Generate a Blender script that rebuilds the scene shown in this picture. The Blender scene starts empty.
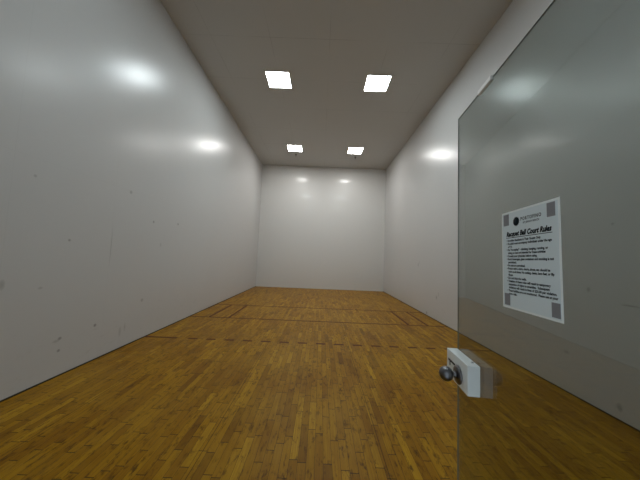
import bpy, bmesh, math, random
from mathutils import Vector, Matrix
random.seed(7)
sc = bpy.context.scene
COL = sc.collection

# ------------------------------------------------------------------ dimensions (metres)
W, L, H = 3.048, 12.19, 5.95         # half width, length, height of the court
FT = 0.3048

# ------------------------------------------------------------------ node helpers
class NT:
    def __init__(s, name):
        s.m = bpy.data.materials.new(name); s.m.use_nodes = True
        s.t = s.m.node_tree; s.t.nodes.clear()
        s.out = s.t.nodes.new('ShaderNodeOutputMaterial')
    def n(s, typ, **kw):
        nd = s.t.nodes.new(typ)
        for k, v in kw.items(): setattr(nd, k, v)
        return nd
    def link(s, a, b): s.t.links.new(a, b)
    def val(s, sock, v):
        if hasattr(v, 'is_output') or isinstance(v, bpy.types.NodeSocket): s.link(v, sock)
        else: sock.default_value = v
    def math(s, op, a, b=None, c=None, clamp=False):
        nd = s.n('ShaderNodeMath', operation=op); nd.use_clamp = clamp
        s.val(nd.inputs[0], a)
        if b is not None: s.val(nd.inputs[1], b)
        if c is not None: s.val(nd.inputs[2], c)
        return nd.outputs[0]
    def mix(s, fac, a, b, mode='MIX'):
        nd = s.n('ShaderNodeMix', data_type='RGBA', blend_type=mode)
        s.val(nd.inputs['Factor'], fac)
        for nm, v in (('A', a), ('B', b)):
            sk = [i for i in nd.inputs if i.name == nm and i.type == 'RGBA'][0]
            if isinstance(v, (tuple, list)): sk.default_value = (*v[:3], 1)
            else: s.link(v, sk)
        return [o for o in nd.outputs if o.type == 'RGBA'][0]
    def ramp(s, fac, stops, interp='LINEAR'):
        nd = s.n('ShaderNodeValToRGB'); cr = nd.color_ramp; cr.interpolation = interp
        while len(cr.elements) < len(stops): cr.elements.new(0.5)
        for e, (p, c) in zip(cr.elements, stops):
            e.position = p; e.color = (*c[:3], 1) if isinstance(c, (tuple, list)) else (c, c, c, 1)
        s.link(fac, nd.inputs[0]); return nd.outputs[0]
    def pos(s):
        g = s.n('ShaderNodeTexCoord'); x = s.n('ShaderNodeSeparateXYZ')
        s.link(g.outputs['Object'], x.inputs[0]); return g.outputs['Object'], x.outputs
    def comb(s, x, y, z=0.0):
        c = s.n('ShaderNodeCombineXYZ')
        s.val(c.inputs[0], x); s.val(c.inputs[1], y); s.val(c.inputs[2], z); return c.outputs[0]
    def noise(s, vec, scale, detail=3, rough=.5):
        n = s.n('ShaderNodeTexNoise'); s.link(vec, n.inputs['Vector'])
        n.inputs['Scale'].default_value = scale; n.inputs['Detail'].default_value = detail
        n.inputs['Roughness'].default_value = rough
        return n.outputs[0]
    def principled(s, **kw):
        b = s.n('ShaderNodeBsdfPrincipled')
        for k, v in kw.items(): s.val(b.inputs[k.replace('_', ' ')], v)
        s.link(b.outputs[0], s.out.inputs[0]); return b

def plain(name, col, rough=.5, metal=0., var=.04, scale=30, spec=.5):
    t = NT(name); v, _ = t.pos()
    c = t.mix(t.noise(v, scale), tuple(x*(1-var) for x in col), tuple(min(1, x*(1+var)) for x in col))
    r = t.math('MULTIPLY_ADD', t.noise(v, scale*.7), .1, rough-.05)
    b = t.principled(Base_Color=c, Roughness=r, Metallic=metal)
    b.inputs['Specular IOR Level'].default_value = spec
    return t.m

# ------------------------------------------------------------------ materials
def seam(t, c, step, width, off=0.0):
    """1 on the joint lines of a panel grid"""
    f = t.math('FRACT', t.math('DIVIDE', t.math('ADD', c, off+100*step), step))
    d = t.math('MULTIPLY', t.math('MINIMUM', f, t.math('SUBTRACT', 1.0, f)), step)
    return t.math('LESS_THAN', d, width/2)

def wall_mat(name, axis, marks=(), rough=.30, base=(.605, .605, .60), scuff=1.0, blot=.95, coat=.10, crough=.20, bump=.05, spec=.5):
    t = NT(name); v, p = t.pos()
    u, z = p[axis], p[2]
    uv = t.comb(u, z)
    # faint blotches where balls have hit and cleaning has worn the paint
    big = t.noise(uv, .55, 4, .6)
    c = t.mix(big, tuple(x*blot for x in base), base)
    # panel joints
    s = t.math('MAXIMUM', seam(t, u, 1.2192, .004), seam(t, z, 2.4384, .004))
    c = t.mix(t.math('MULTIPLY', s, .10), c, (.30, .29, .27))
    # ball scuffs: small sparse spots, most of them low on the wall
    for sc_, th, st, seed in ((3.2, .045, .55, 0), (1.6, .035, .45, 31)):
        vo = t.n('ShaderNodeTexVoronoi'); vo.inputs['Scale'].default_value = sc_
        t.link(t.comb(t.math('ADD', u, float(seed)), z), vo.inputs['Vector'])
        sp = t.n('ShaderNodeSeparateColor'); t.link(vo.outputs['Color'], sp.inputs[0])
        has = t.math('GREATER_THAN', sp.outputs[0], .62)
        rad = t.math('MULTIPLY', sp.outputs[1], th)
        dist = t.math('ADD', vo.outputs['Distance'], t.math('MULTIPLY', t.math('SUBTRACT', t.noise(uv, 60, 2), .5), .03))
        spot = t.math('MULTIPLY', has, t.math('LESS_THAN', dist, rad))
        lowz = t.math('SUBTRACT', 1.05, t.math('MULTIPLY', z, .24), clamp=True)
        c = t.mix(t.math('MULTIPLY', t.math('MULTIPLY', spot, lowz), st*scuff*.6), c, (.33, .32, .31))
    # grime cloud near the floor
    n2 = t.noise(t.comb(t.math('MULTIPLY', u, 1.0), t.math('MULTIPLY', z, 2.2)), 5, 5, .7)
    g = t.math('MULTIPLY', t.math('SUBTRACT', n2, .58, clamp=True), t.math('SUBTRACT', 1.0, t.math('MULTIPLY', z, 1.1), clamp=True))
    c = t.mix(t.math('MULTIPLY', g, 3.2*scuff, clamp=True), c, (.42, .40, .37))
    # individual marks seen in the photograph
    for (mu, mz, ru, rz, st) in marks:
        a = t.math('DIVIDE', t.math('SUBTRACT', u, mu), ru)
        b = t.math('DIVIDE', t.math('SUBTRACT', z, mz), rz)
        d = t.math('ADD', t.math('MULTIPLY', a, a), t.math('MULTIPLY', b, b))
        m = t.math('MULTIPLY', t.math('SUBTRACT', 1.0, d, clamp=True), st*.75, clamp=True)
        c = t.mix(m, c, (.16, .155, .15))
    r = t.math('MULTIPLY_ADD', t.noise(uv, 1.3, 3), .07, rough-.035)
    b = t.principled(Base_Color=c, Roughness=r, Coat_Weight=coat, Coat_Roughness=crough)
    b.inputs['Specular IOR Level'].default_value = spec
    bp = t.n('ShaderNodeBump'); bp.inputs['Strength'].default_value = bump; bp.inputs['Distance'].default_value = .02
    t.link(t.noise(uv, 2.2, 3), bp.inputs['Height']); t.link(bp.outputs[0], b.inputs['Normal'])
    return t.m

def ceiling_mat():
    t = NT('painted_ceiling_panels'); v, p = t.pos()
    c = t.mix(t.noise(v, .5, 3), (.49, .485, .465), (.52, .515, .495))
    s = t.math('MAXIMUM', seam(t, p[0], 1.2192, .006), seam(t, p[1], 1.2192, .008))
    brk = t.ramp(t.noise(v, .9, 2), [(.46, 0.0), (.60, 1.0)])
    c = t.mix(t.math('MULTIPLY', s, t.math('MULTIPLY_ADD', brk, .40, .05)), c, (.15, .14, .13))
    t.principled(Base_Color=c, Roughness=.5)
    return t.m

def floor_mat():
    t = NT('amber_maple_strip_floor'); v, p = t.pos()
    x, y = p[0], p[1]
    BW = .0635
    xr = t.math('DIVIDE', t.math('ADD', x, 50*BW), BW)
    row = t.math('FLOOR', xr); fx = t.math('FRACT', xr)
    w1 = t.math('ADD', t.math('MULTIPLY', y, 2.3), t.math('MULTIPLY', row, 37.731))
    def voro(feature):
        vo = t.n('ShaderNodeTexVoronoi', voronoi_dimensions='1D', feature=feature)
        t.link(w1, vo.inputs['W']); vo.inputs['Scale'].default_value = 1.0; vo.inputs['Randomness'].default_value = .85
        return vo
    sp = t.n('ShaderNodeSeparateColor'); t.link(voro('F1').outputs['Color'], sp.inputs[0])
    r1, r2, r3 = sp.outputs
    base = t.ramp(r1, [(0.0, (.20, .088, .001)), (.10, (.28, .130, .001)), (.38, (.335, .160, .002)),
                       (.78, (.395, .198, .003)), (1.0, (.49, .265, .009))])
    # grain running along each strip
    gv = t.comb(t.math('MULTIPLY', x, 60.0), t.math('MULTIPLY', y, 2.2), t.math('MULTIPLY', r2, 40.0))
    grain = t.noise(gv, 1.6, 5, .65)
    c = t.mix(t.math('MULTIPLY', t.ramp(grain, [(.35, 0.0), (.75, 1.0)]), .55), base, (.15, .050, .003))
    # mottled stain and dark knots
    mv = t.comb(t.math('MULTIPLY', x, 26.0), t.math('MULTIPLY', y, 9.0), t.math('MULTIPLY', r3, 20.0))
    c = t.mix(t.ramp(t.noise(mv, 1.0, 5, .7), [(.53, 0.0), (.66, .85)]), c, (.070, .026, .002))
    # worn patches where the amber varnish has paled
    c = t.mix(t.ramp(t.noise(v, .7, 4, .6), [(.45, 0.0), (.7, .30)]), c, (.50, .29, .030))
    # darker traffic stains running with the boards
    c = t.mix(t.ramp(t.noise(t.comb(t.math('MULTIPLY', x, 3.2), t.math('MULTIPLY', y, .9)), 1.0, 5, .65), [(.48, 0.0), (.70, .55)]), c, (.17, .066, .003))
    # gaps between strips, wider expansion gaps now and then
    ex = t.math('MULTIPLY', t.math('MINIMUM', fx, t.math('SUBTRACT', 1.0, fx)), BW)
    gx = t.math('LESS_THAN', ex, .0011)
    wide = seam(t, x, 1.39, .006, .86)
    gy = t.math('LESS_THAN', voro('DISTANCE_TO_EDGE').outputs['Distance'], .007)
    gap = t.math('MAXIMUM', gx, gy)
    c = t.mix(t.math('MULTIPLY', gap, .95), c, (.035, .013, .002))
    c = t.mix(t.math('MULTIPLY', wide, .75), c, (.035, .014, .004))
    # rough streaks of worn finish
    rr = t.math('MULTIPLY_ADD', t.noise(t.comb(t.math('MULTIPLY', x, 20.0), t.math('MULTIPLY', y, 5.0)), 1.0, 4, .7), .34, .22)
    b = t.principled(Base_Color=c, Roughness=rr)
    b.inputs['Specular IOR Level'].default_value = .10
    bp = t.n('ShaderNodeBump'); bp.inputs['Strength'].default_value = .35; bp.inputs['Distance'].default_value = .002
    hgt = t.math('SUBTRACT', t.math('MULTIPLY_ADD', r2, .5, t.math('MULTIPLY', grain, .35)), t.math('MULTIPLY', gap, 1.0))
    t.link(hgt, bp.inputs['Height']); t.link(bp.outputs[0], b.inputs['Normal'])
    return t.m

def line_mat():
    t = NT('worn_red_brown_court_line_paint'); v, p = t.pos()
    c = t.mix(t.noise(v, 25, 4, .7), (.07, .010, .003), (.12, .024, .006))
    b = t.principled(Base_Color=c, Roughness=.5); b.inputs['Specular IOR Level'].default_value = .15; return t.m

def glass_mat():
    t = NT('grey_tinted_door_glass')
    g = t.n('ShaderNodeNewGeometry')
    ior = t.math('MULTIPLY_ADD', g.outputs['Backfacing'], 1/1.5-1.5, 1.5)   # same reflectance from both faces of the pane
    fr = t.n('ShaderNodeFresnel'); t.link(ior, fr.inputs['IOR'])
    tr = t.n('ShaderNodeBsdfTransparent'); tr.inputs[0].default_value = (.70, .725, .712, 1)
    gl = t.n('ShaderNodeBsdfGlossy'); gl.inputs['Roughness'].default_value = .01; gl.inputs[0].default_value = (1, 1, 1, 1)
    mx = t.n('ShaderNodeMixShader'); t.link(fr.outputs[0], mx.inputs[0])
    t.link(tr.outputs[0], mx.inputs[1]); t.link(gl.outputs[0], mx.inputs[2])
    t.link(mx.outputs[0], t.out.inputs[0]); return t.m

def emit_mat(name, col, s):
    t = NT(name); e = t.n('ShaderNodeEmission'); e.inputs[0].default_value = (*col, 1); e.inputs[1].default_value = s
    t.link(e.outputs[0], t.out.inputs[0]); return t.m

LIGHT = 47.0
M = dict(
    left=wall_mat('white_painted_panel_left', 1, [
        (-8.52, 1.56, .010, .33, .45), (-7.65, 2.03, .03, .03, .8), (-6.88, 2.09, .035, .03, .8), (-9.13, 1.60, .022, .02, .8),
        (-7.40, 1.63, .03, .05, .35), (-9.39, 1.06, .03, .018, .4), (-7.78, .66, .04, .035, .6), (-8.66, .47, .028, .026, 1.0),
        (-9.12, .44, .028, .022, .9), (-9.16, .42, .05, .02, .4), (-9.12, .30, .024, .022, .9), (-8.21, .26, .03, .09, .35),
        (-8.12, .30, .02, .08, .35), (-9.56, 2.25, .02, .02, .5), (-8.24, 2.42, .035, .035, .6), (-9.73, 1.13, .03, .06, .5)]),
    right=wall_mat('white_painted_panel_right', 1, [
        (-4.26, 1.40, .05, .08, .45), (-4.35, 1.48, .03, .06, .4), (-5.51, .59, .045, .06, .6), (-5.62, .68, .02, .08, .5), (-4.91, .07, .06, .05, .8),
        (-9.63, 1.16, .10, .012, .7), (-8.97, .48, .04, .03, .4), (-9.51, .13, .03, .05, .6), (-9.25, 1.27, .025, .04, .6), (-9.51, 1.99, .02, .015, .8)]),
    front=wall_mat('white_painted_panel_front', 0, rough=.46, scuff=.3, blot=.98, coat=.34, crough=.12, bump=.012, spec=1.0, base=(.73, .735, .72)),
    back=wall_mat('white_painted_panel_back', 0, scuff=.5),
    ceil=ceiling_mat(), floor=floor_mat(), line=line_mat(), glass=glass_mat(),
    gapstrip=plain('dark_shadow_gap_strip', (.03, .022, .015), .6),
    edge=plain('ground_glass_edge', (.20, .24, .23), .25),
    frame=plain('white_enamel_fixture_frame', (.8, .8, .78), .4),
    lamp=emit_mat('bright_led_diffuser', (1.0, .985, .96), LIGHT),
    lampc=emit_mat('bright_cool_led_diffuser', (.88, .975, 1.0), LIGHT*.95),
    lampd=emit_mat('dimmed_cool_led_diffuser', (.82, .95, 1.0), LIGHT*.52),
    lock=plain('white_enamel_lock_case', (.84, .90, .90), .35),
    black=plain('black_slot', (.02, .02, .02), .5),
    knob=plain('dark_brushed_metal', (.19, .19, .20), .33, 1.0),
    chrome=plain('bright_worn_metal', (.75, .76, .78), .18, 1.0),
    paper=plain('laminated_paper', (.72, .81, .84), .42, var=.015, scale=8),
    border=plain('clear_laminate_edge', (.88, .93, .92), .3, var=.01),
    ink=plain('black_ink', (.010, .016, .02), .8, spec=.1),
    tape=plain('grey_foam_tape', (.235, .235, .25), .6),
    sprk=plain('dark_bronze_sprinkler', (.05, .045, .04), .4, .8),
    jamb=plain('brushed_aluminium_jamb', (.45, .46, .47), .35, .9),
)

# ------------------------------------------------------------------ mesh helpers
def add_box(bm, lo, hi, mi=0, bevel=0.0, skip=()):
    r = bmesh.ops.create_cube(bm, size=1.0)
    vs = r['verts']
    for v in vs:
        for i in range(3): v.co[i] = lo[i] + (v.co[i]+.5)*(hi[i]-lo[i])
    fs = {f for v in vs for f in v.link_faces}
    for f in fs: f.material_index = mi
    if bevel:
        es = {e for v in vs for e in v.link_edges}
        bmesh.ops.bevel(bm, geom=list(es), offset=bevel, segments=2, affect='EDGES', profile=.6)

def add_lathe(bm, prof, axis_o, axis, seg=32, mi=0):
    """revolve (distance along axis, radius) pairs"""
    a = Vector(axis).normalized(); o = Vector(axis_o)
    u = a.orthogonal().normalized(); w = a.cross(u)
    rings = []
    for d, r in prof:
        if r < 1e-6: rings.append([bm.verts.new(o+a*d)])
        else: rings.append([bm.verts.new(o+a*d+(u*math.cos(2*math.pi*k/seg)+w*math.sin(2*math.pi*k/seg))*r) for k in range(seg)])
    for A, B in zip(rings, rings[1:]):
        for k in range(seg):
            q = (k+1) % seg
            vs = [A[k % len(A)], A[q % len(A)], B[q % len(B)], B[k % len(B)]]
            vs = list(dict.fromkeys(vs))
            if len(vs) > 2:
                f = bm.faces.new(vs); f.material_index = mi; f.smooth = True

def obj(name, bm, mats, parent=None, loc=None):
    bmesh.ops.recalc_face_normals(bm, faces=bm.faces[:])
    me = bpy.data.meshes.new(name); bm.to_mesh(me); bm.free()
    for m in (mats if isinstance(mats, (list, tuple)) else [mats]): me.materials.append(m)
    o = bpy.data.objects.new(name, me); COL.objects.link(o)
    if parent: o.parent = parent
    if loc: o.location = loc
    return o

def box(name, lo, hi, m, parent=None, bevel=0.0):
    bm = bmesh.new(); add_box(bm, lo, hi, 0, bevel); return obj(name, bm, m, parent)

def empty(name, loc, rz=0.0):
    o = bpy.data.objects.new(name, None); COL.objects.link(o); o.location = loc; o.rotation_euler = (0, 0, rz)
    o.empty_display_size = .1
    return o

def tag(o, label=None, cat=None, group=None, kind=None):
    for k, v in (('label', label), ('category', cat), ('group', group), ('kind', kind)):
        if v: o[k] = v
    return o

# ------------------------------------------------------------------ the room
T = .15
bm = bmesh.new()
add_box(bm, (-W, -L, -.10), (W, 0, 0))
HW = .030                                # half of a 1.5 inch line
def stripe(x0, x1, y0, y1): add_box(bm, (x0, y0, -.001), (x1, y1, .0006), 1)
SV, ST, RC = -15*FT, -20*FT, -25*FT
stripe(-W+.012, W-.012, SV-HW, SV+HW)    # service line
stripe(-W+.012, W-.012, ST-HW, ST+HW)    # short line
for s in (-1, 1):
    for d in (.457, .914):               # doubles box and drive serve lines
        x = s*(W-d); stripe(x-HW, x+HW, ST+HW, SV-HW)
    stripe(*sorted((s*(W-.012), s*(W-.56))), RC-HW, RC+HW)   # solid ends of the receiving line
n = 8
x = -W+.56+.20
while x < W-.56-.15:
    stripe(x, x+.165, RC-HW, RC+HW); x += .322
fl = tag(obj('floor', bm, [M['floor'], M['line']]), 'amber maple strip floor with dark red-brown court lines', 'floor', kind='structure')

tag(box('ceiling', (-W, -L, H), (W, 0, H+T), M['ceil']), 'grey-white panelled court ceiling', 'ceiling', kind='structure')
tag(box('wall_front', (-W-T, 0, -.10), (W+T, T, H+T), M['front']), 'white front wall at the far end of the court', 'wall', kind='structure')
tag(box('wall_left', (-W-T, -L, -.10), (-W, 0, H+T), M['left']), 'long white left side wall with scuff marks', 'wall', kind='structure')
tag(box('wall_right', (W, -L, -.10), (W+T, 0, H+T), M['right']), 'long white right side wall seen partly through the glass door', 'wall', kind='structure')
# back wall with the doorway the camera stands in
DX0, DX1, DH = -.62, .50, 2.19
bm = bmesh.new()
add_box(bm, (-W-T, -L-T, -.10), (DX0, -L, H+T)); add_box(bm, (DX1, -L-T, -.10), (W+T, -L, H+T)); add_box(bm, (DX0, -L-T, DH), (DX1, -L, H+T))
add_box(bm, (DX0, -L-T, -.10), (DX1, -L, 0))
tag(obj('wall_back', bm, M['back']), 'white back wall around the doorway', 'wall', kind='structure')
bs = tag(box('gap_strip_left', (-W, -L, 0), (-W+.010, 0, .014), M['gapstrip']), 'thin dark strip standing in for the shadow gap at the foot of the left wall', 'gap_strip', kind='structure')  # dark strips stand in for the shadow gap where side walls meet the floor
tag(box('gap_strip_right', (W-.010, -L, 0), (W, 0, .014), M['gapstrip']), 'thin dark strip standing in for the shadow gap at the foot of the right wall', 'gap_strip', kind='structure')

# ------------------------------------------------------------------ ceiling lights
def make_light(lamp):
    r = empty('ceiling_light', (0, 0, H))
    bm = bmesh.new(); a, b = .290, .278
    for lo, hi in (((-a, -a), (a, -b)), ((-a, b), (a, a)), ((-a, -b), (-b, b)), ((b, -b), (a, b))):
        add_box(bm, (lo[0], lo[1], -.022), (hi[0], hi[1], 0), 0, .003)
    obj('frame', bm, M['frame'], r)
    box('diffuser', (-b, -b, -.016), (b, b, -.006), M[lamp], r)
    return r
lab = {(0, -1): 'square ceiling light nearest the front wall, on the left side',
       (0, 1): 'square ceiling light nearest the front wall, on the right side',
       (1, -1): 'larger looking square ceiling light overhead on the left side',
       (1, 1): 'larger looking square ceiling light overhead on the right side',
       (2, -1): 'square ceiling light above the doorway on the left side',
       (2, 1): 'square ceiling light above the doorway on the right side'}
for i, y in enumerate((-2.09, -6.09, -10.1)):
    for s in (-1, 1):
        r = make_light(('lamp', 'lampc', 'lampd')[i]); r.location = (s*1.24, y, H)
        tag(r, lab[(i, s)], 'ceiling light', 'square flush lights in the court ceiling')

# ------------------------------------------------------------------ sprinklers by the far lights
def make_sprinkler():
    r = empty('fire_sprinkler', (0, 0, H))
    bm = bmesh.new(); add_lathe(bm, [(-.002, 0), (-.002, .045), (.006, .043), (.012, .022), (.012, 0)], (0, 0, 0), (0, 0, -1)); obj('escutcheon', bm, M['sprk'], r)
    bm = bmesh.new(); add_lathe(bm, [(.010, 0), (.010, .014), (.035, .012), (.04, .007), (.075, .006), (.075, 0)], (0, 0, 0), (0, 0, -1), 16); obj('nozzle', bm, M['sprk'], r)
    bm = bmesh.new(); add_lathe(bm, [(.073, 0), (.073, .026), (.077, .027), (.080, .010), (.080, 0)], (0, 0, 0), (0, 0, -1), 20); obj('deflector', bm, M['sprk'], r)
    return r
for x, y, l in ((-1.26, -1.44, 'small dark fire sprinkler just beyond the far left ceiling light'), (1.34, -1.40, 'small dark fire sprinkler just beyond the far right ceiling light')):
    r = make_sprinkler(); r.location = (x, y, H); tag(r, l, 'sprinkler', 'dark sprinklers in the ceiling')

# ------------------------------------------------------------------ the open glass door
# local frame: origin on the floor under the free edge, +X towards the hinge, +Y to the court side, -Y to the camera side
TH = math.radians(6.0)
E0 = Vector((.563, -11.080, 0))
dirv = Vector((-math.sin(TH), -math.cos(TH), 0))
door = empty('door_1', E0, math.atan2(dirv.y, dirv.x))
# with +X = towards the hinge (-y world), local -Y points to world -x (the camera side)
tag(door, 'frameless grey tinted glass door standing open on the right', 'door', kind='structure')
DW, DT, DTOP = 1.045, .006, 2.147
bm = bmesh.new(); add_box(bm, (0, 0, .012), (DW, DT, DTOP), 0, .0015)
for f in bm.faces: f.material_index = 1 if abs(f.normal.y) < .95 else 0
bm.normal_update()
for f in bm.faces: f.material_index = 0 if abs(f.normal.y) > .95 else 1
pane = tag(obj('glass_panel', bm, [M['glass'], M['edge']], door), 'grey tinted glass pane with polished edge')
# lock case on the camera side, flush with the free edge
LU0, LU1, LZ0, LZ1, LD = -.000, .181, 1.063, 1.1645, .041
bm = bmesh.new(); add_box(bm, (LU0, -LD, LZ0), (LU1, 0, LZ1), 0, .0025)
lock = tag(obj('lock_case', bm, M['lock'], door), 'white rectangular lock case')
bm = bmesh.new()
add_box(bm, (.018, -LD-.0015, 1.123), (.080, -LD+.001, 1.130)); add_box(bm, (.030, -LD-.0015, 1.108), (.036, -LD+.001, 1.1235))
obj('keyway', bm, M['black'], lock)
bm = bmesh.new(); add_lathe(bm, [(0, 0), (0, .0045), (.003, .004), (.004, 0)], (.150, -.012, LZ1), (0, 0, 1), 12)
obj('screw', bm, M['chrome'], lock)
KU, KZ = .109, 1.104
bm = bmesh.new(); add_lathe(bm, [(0, 0), (0, .033), (.004, .0335), (.008, .029), (.012, .018), (.012, 0)], (KU, -LD, KZ), (0, -1, 0))
tag(obj('rosette', bm, M['knob'], door), 'dark round rosette')
bm = bmesh.new()
prof = [(.010, 0), (.010, .014), (.016, .0105), (.022, .0100), (.024, .011)]
R = .0265
cy = .0435
for k in range(14):
    a = math.radians(28 + k*(152/13)); prof.append((cy - R*.92*math.cos(a), R*math.sin(a) if k < 13 else 0))
add_lathe(bm, prof, (KU, -LD, KZ), (0, -1, 0))
tag(obj('knob', bm, M['knob'], door), 'dark metal ball knob')
# hinges at the jamb side and a white strip added as a glint on the top edge
for z in (.30, 1.80):
    bm = bmesh.new(); add_box(bm, (DW-.055, -.006, z), (DW+.012, DT+.006, z+.09), 0, .002)
    add_lathe(bm, [(-.002, 0), (-.002, .009), (.092, .009), (.092, 0)], (DW+.020, DT/2, z), (0, 0, 1), 16)
    obj('hinge', bm, M['chrome'], door)
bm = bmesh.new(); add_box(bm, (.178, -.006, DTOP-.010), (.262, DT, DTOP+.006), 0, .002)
tag(obj('glint_strip', bm, M['frame'], door), 'small white strip standing in for a glint on the top edge')

# ------------------------------------------------------------------ rules notice taped to the door
PW, PH = .210, .277
PU, PZ = .310, 1.671                       # left edge along the door, top edge height
sign = bpy.data.objects.new('rules_notice', None); COL.objects.link(sign)
sign.matrix_world = door.matrix_world
dm = Matrix.Translation(E0) @ Matrix.Rotation(math.atan2(dirv.y, dirv.x), 4, 'Z')
# notice frame: +X right across the page, +Y up the page, +Z out of the page to the reader
fr = Matrix(((1, 0, 0, PU), (0, 0, -1, -.0012), (0, 1, 0, PZ), (0, 0, 0, 1)))
sign.matrix_world = dm @ fr @ Matrix.Rotation(math.radians(.6), 4, 'Z')
tag(sign, 'white notice of court rules in black lettering taped to the glass door', 'sign')
bm = bmesh.new(); add_box(bm, (0, -PH, -.0008), (PW, 0, .0000)); obj('laminate_border', bm, M['border'], sign)
bm = bmesh.new(); add_box(bm, (.005, -PH+.005, 0), (PW-.005, -.005, .0004)); obj('paper', bm, M['paper'], sign)
for (a, b) in ((.0100, .007), (.174, .007), (.0100, .236), (.180, .236)):
    bm = bmesh.new(); add_box(bm, (a, -b-.033, .0004), (a+.024, -b, .0009), 0, .0002)
    tag(obj('tape', bm, M['tape'], sign), 'grey square of mounting tape')

def text_mesh(s, size, width=None, shear=0.0, bold=0.0, spacing=1.0):
    """returns (verts, faces, width) of a line of lettering starting at x=0 on the baseline y=0"""
    cu = bpy.data.curves.new('t', 'FONT'); cu.body = s; cu.size = size; cu.shear = shear; cu.offset = bold
    cu.space_character = spacing; cu.resolution_u = 2
    o = bpy.data.objects.new('t', cu); COL.objects.link(o)
    dg = bpy.context.evaluated_depsgraph_get(); dg.update()
    me = bpy.data.meshes.new_from_object(o.evaluated_get(dg))
    vs = [tuple(v.co) for v in me.vertices]; fs = [tuple(p.vertices) for p in me.polygons]
    bpy.data.objects.remove(o); bpy.data.curves.remove(cu); bpy.data.meshes.remove(me)
    xs = [v[0] for v in vs]; w = max(xs)-min(xs); k = (width/w) if width else 1.0
    return [((v[0]-min(xs))*k, v[1], 0) for v in vs], fs, w*k
def lettering(name, lines, parent, z=.0006):
    V, F = [], []
    for (x, y, s, kw) in lines:
        vs, fs, w = text_mesh(s, **kw); b = len(V)
        V += [(v[0]+x, v[1]+y, z) for v in vs]; F += [tuple(i+b for i in f) for f in fs]
    me = bpy.data.meshes.new(name); me.from_pydata(V, [], F); me.materials.append(M['ink'])
    o = bpy.data.objects.new(name, me); COL.objects.link(o); o.parent = parent; return o

def sx(px): return 1.085*(.7215 - 114/(px-344))      # across the page, from how far along the page each line ends
# emblem and owner's name
bm = bmesh.new(); add_lathe(bm, [(0, 0), (0, .0118), (.0003, .0118), (.0003, 0)], (0, 0, 0), (0, 0, 1), 28)
for k in range(16):                                   # short rays round the disc
    a = 2*math.pi*k/16; c, s = math.cos(a), math.sin(a)
    v = [bm.verts.new((c*r - s*w, s*r + c*w, .0003)) for r, w in ((.0112, .0014), (.0112, -.0014), (.0138, -.0002), (.0138, .0002))]
    bm.faces.new(v)
e = obj('emblem', bm, M['ink'], sign); e.location = (.0655, -.033, .0005)
lettering('logo_lettering', [(.0835, -.0335, 'PORTOFINO', dict(size=.0125, width=.073, bold=.0004, spacing=1.25)),
                             (.0915, -.0425, 'AT JENSEN BEACH', dict(size=.0068, width=.058, bold=.00022, spacing=1.15))], sign)
tt = lettering('title_lettering', [(.022, -.0725, 'Racquet Ball Court Rules', dict(size=.0185, width=.165, shear=.28, bold=.0010))], sign)
bm = bmesh.new(); add_box(bm, (.021, -.0775, .0004), (.188, -.0760, .0007)); obj('underline', bm, M['ink'], tt)
rules = [('\u2022 Portofino Residents & Their Guests Only', 541), ('\u2022 An adult must accompany individuals under the age', 552), ('   of 14.', 512.5),
         ('\u2022 No "horseplay" - climbing, hanging, running, or', 548), ('   sitting on nets not intended for these activities', 545.5),
         ('\u2022 Consult your physician before using.', 537), ('\u2022 Food, beverages, glass containers and smoking is not', 553.5), ('   permitted.', 516.5),
         ('\u2022 No pets are permitted.', 525), ('\u2022 Proper attire, shirts, shorts, shoes, etc. should be', 549.5),
         ('   worn at all times. No cutting, cleats, bare feet, or flip', 553.5), ('   flops.', 513), ('\u2022 Do not kick the walls.', 526),
         ('\u2022 Violation of these rules will result in temporary', 549.5), ('   suspension of rights to amenities.  Subsequent', 548.5),
         ('   violations will result in fines of $25.00 per violation.', 555.5), ('\u2022 These facilities are not monitored.  Please use at your', 556.5), ('   own risk.', 516.5)]
ls = []
for i, (s, px) in enumerate(rules):
    x0 = .0225 if s[0] == '\u2022' else .0285
    ls.append((x0, -.0875-.00885*i, s.strip(), dict(size=.0082, width=sx(px)-x0-.002, bold=.00038)))
lettering('rules_lettering', ls, sign)

# ------------------------------------------------------------------ camera
P = dict(f=251.33, loc=(-.0186, -12.1487, 1.5177), yaw=-.004, pitch=.0679, roll=.0402)
cd = bpy.data.cameras.new('camera'); cam = bpy.data.objects.new('camera', cd); COL.objects.link(cam)
cd.sensor_fit = 'HORIZONTAL'; cd.sensor_width = 36.0; cd.lens = P['f']*36.0/640
cd.clip_start = .02; cd.clip_end = 60
F = Vector((math.sin(P['yaw'])*math.cos(P['pitch']), math.cos(P['yaw'])*math.cos(P['pitch']), math.sin(P['pitch'])))
R0 = Vector((math.cos(P['yaw']), -math.sin(P['yaw']), 0)); U0 = R0.cross(F)
Rv = R0*math.cos(P['roll']) + U0*math.sin(P['roll']); Uv = U0*math.cos(P['roll']) - R0*math.sin(P['roll'])
m = Matrix((Rv, Uv, -F)).transposed().to_4x4(); m.translation = Vector(P['loc'])
cam.matrix_world = m
sc.camera = cam

# ------------------------------------------------------------------ dim cool lobby light that enters by the doorway
w = bpy.data.worlds.new('lobby_ambient'); sc.world = w; w.use_nodes = True
bg = w.node_tree.nodes['Background']; bg.inputs[0].default_value = (.62, .72, .80, 1); bg.inputs[1].default_value = .9

sc.view_settings.view_transform = 'Standard'; sc.view_settings.look = 'None'
sc.view_settings.exposure = 0.0; sc.view_settings.gamma = 1.0; sc.view_settings.use_curve_mapping = False
sc.cycles.use_denoising = True
sc.cycles.max_bounces = 10; sc.cycles.diffuse_bounces = 6; sc.cycles.transparent_max_bounces = 12
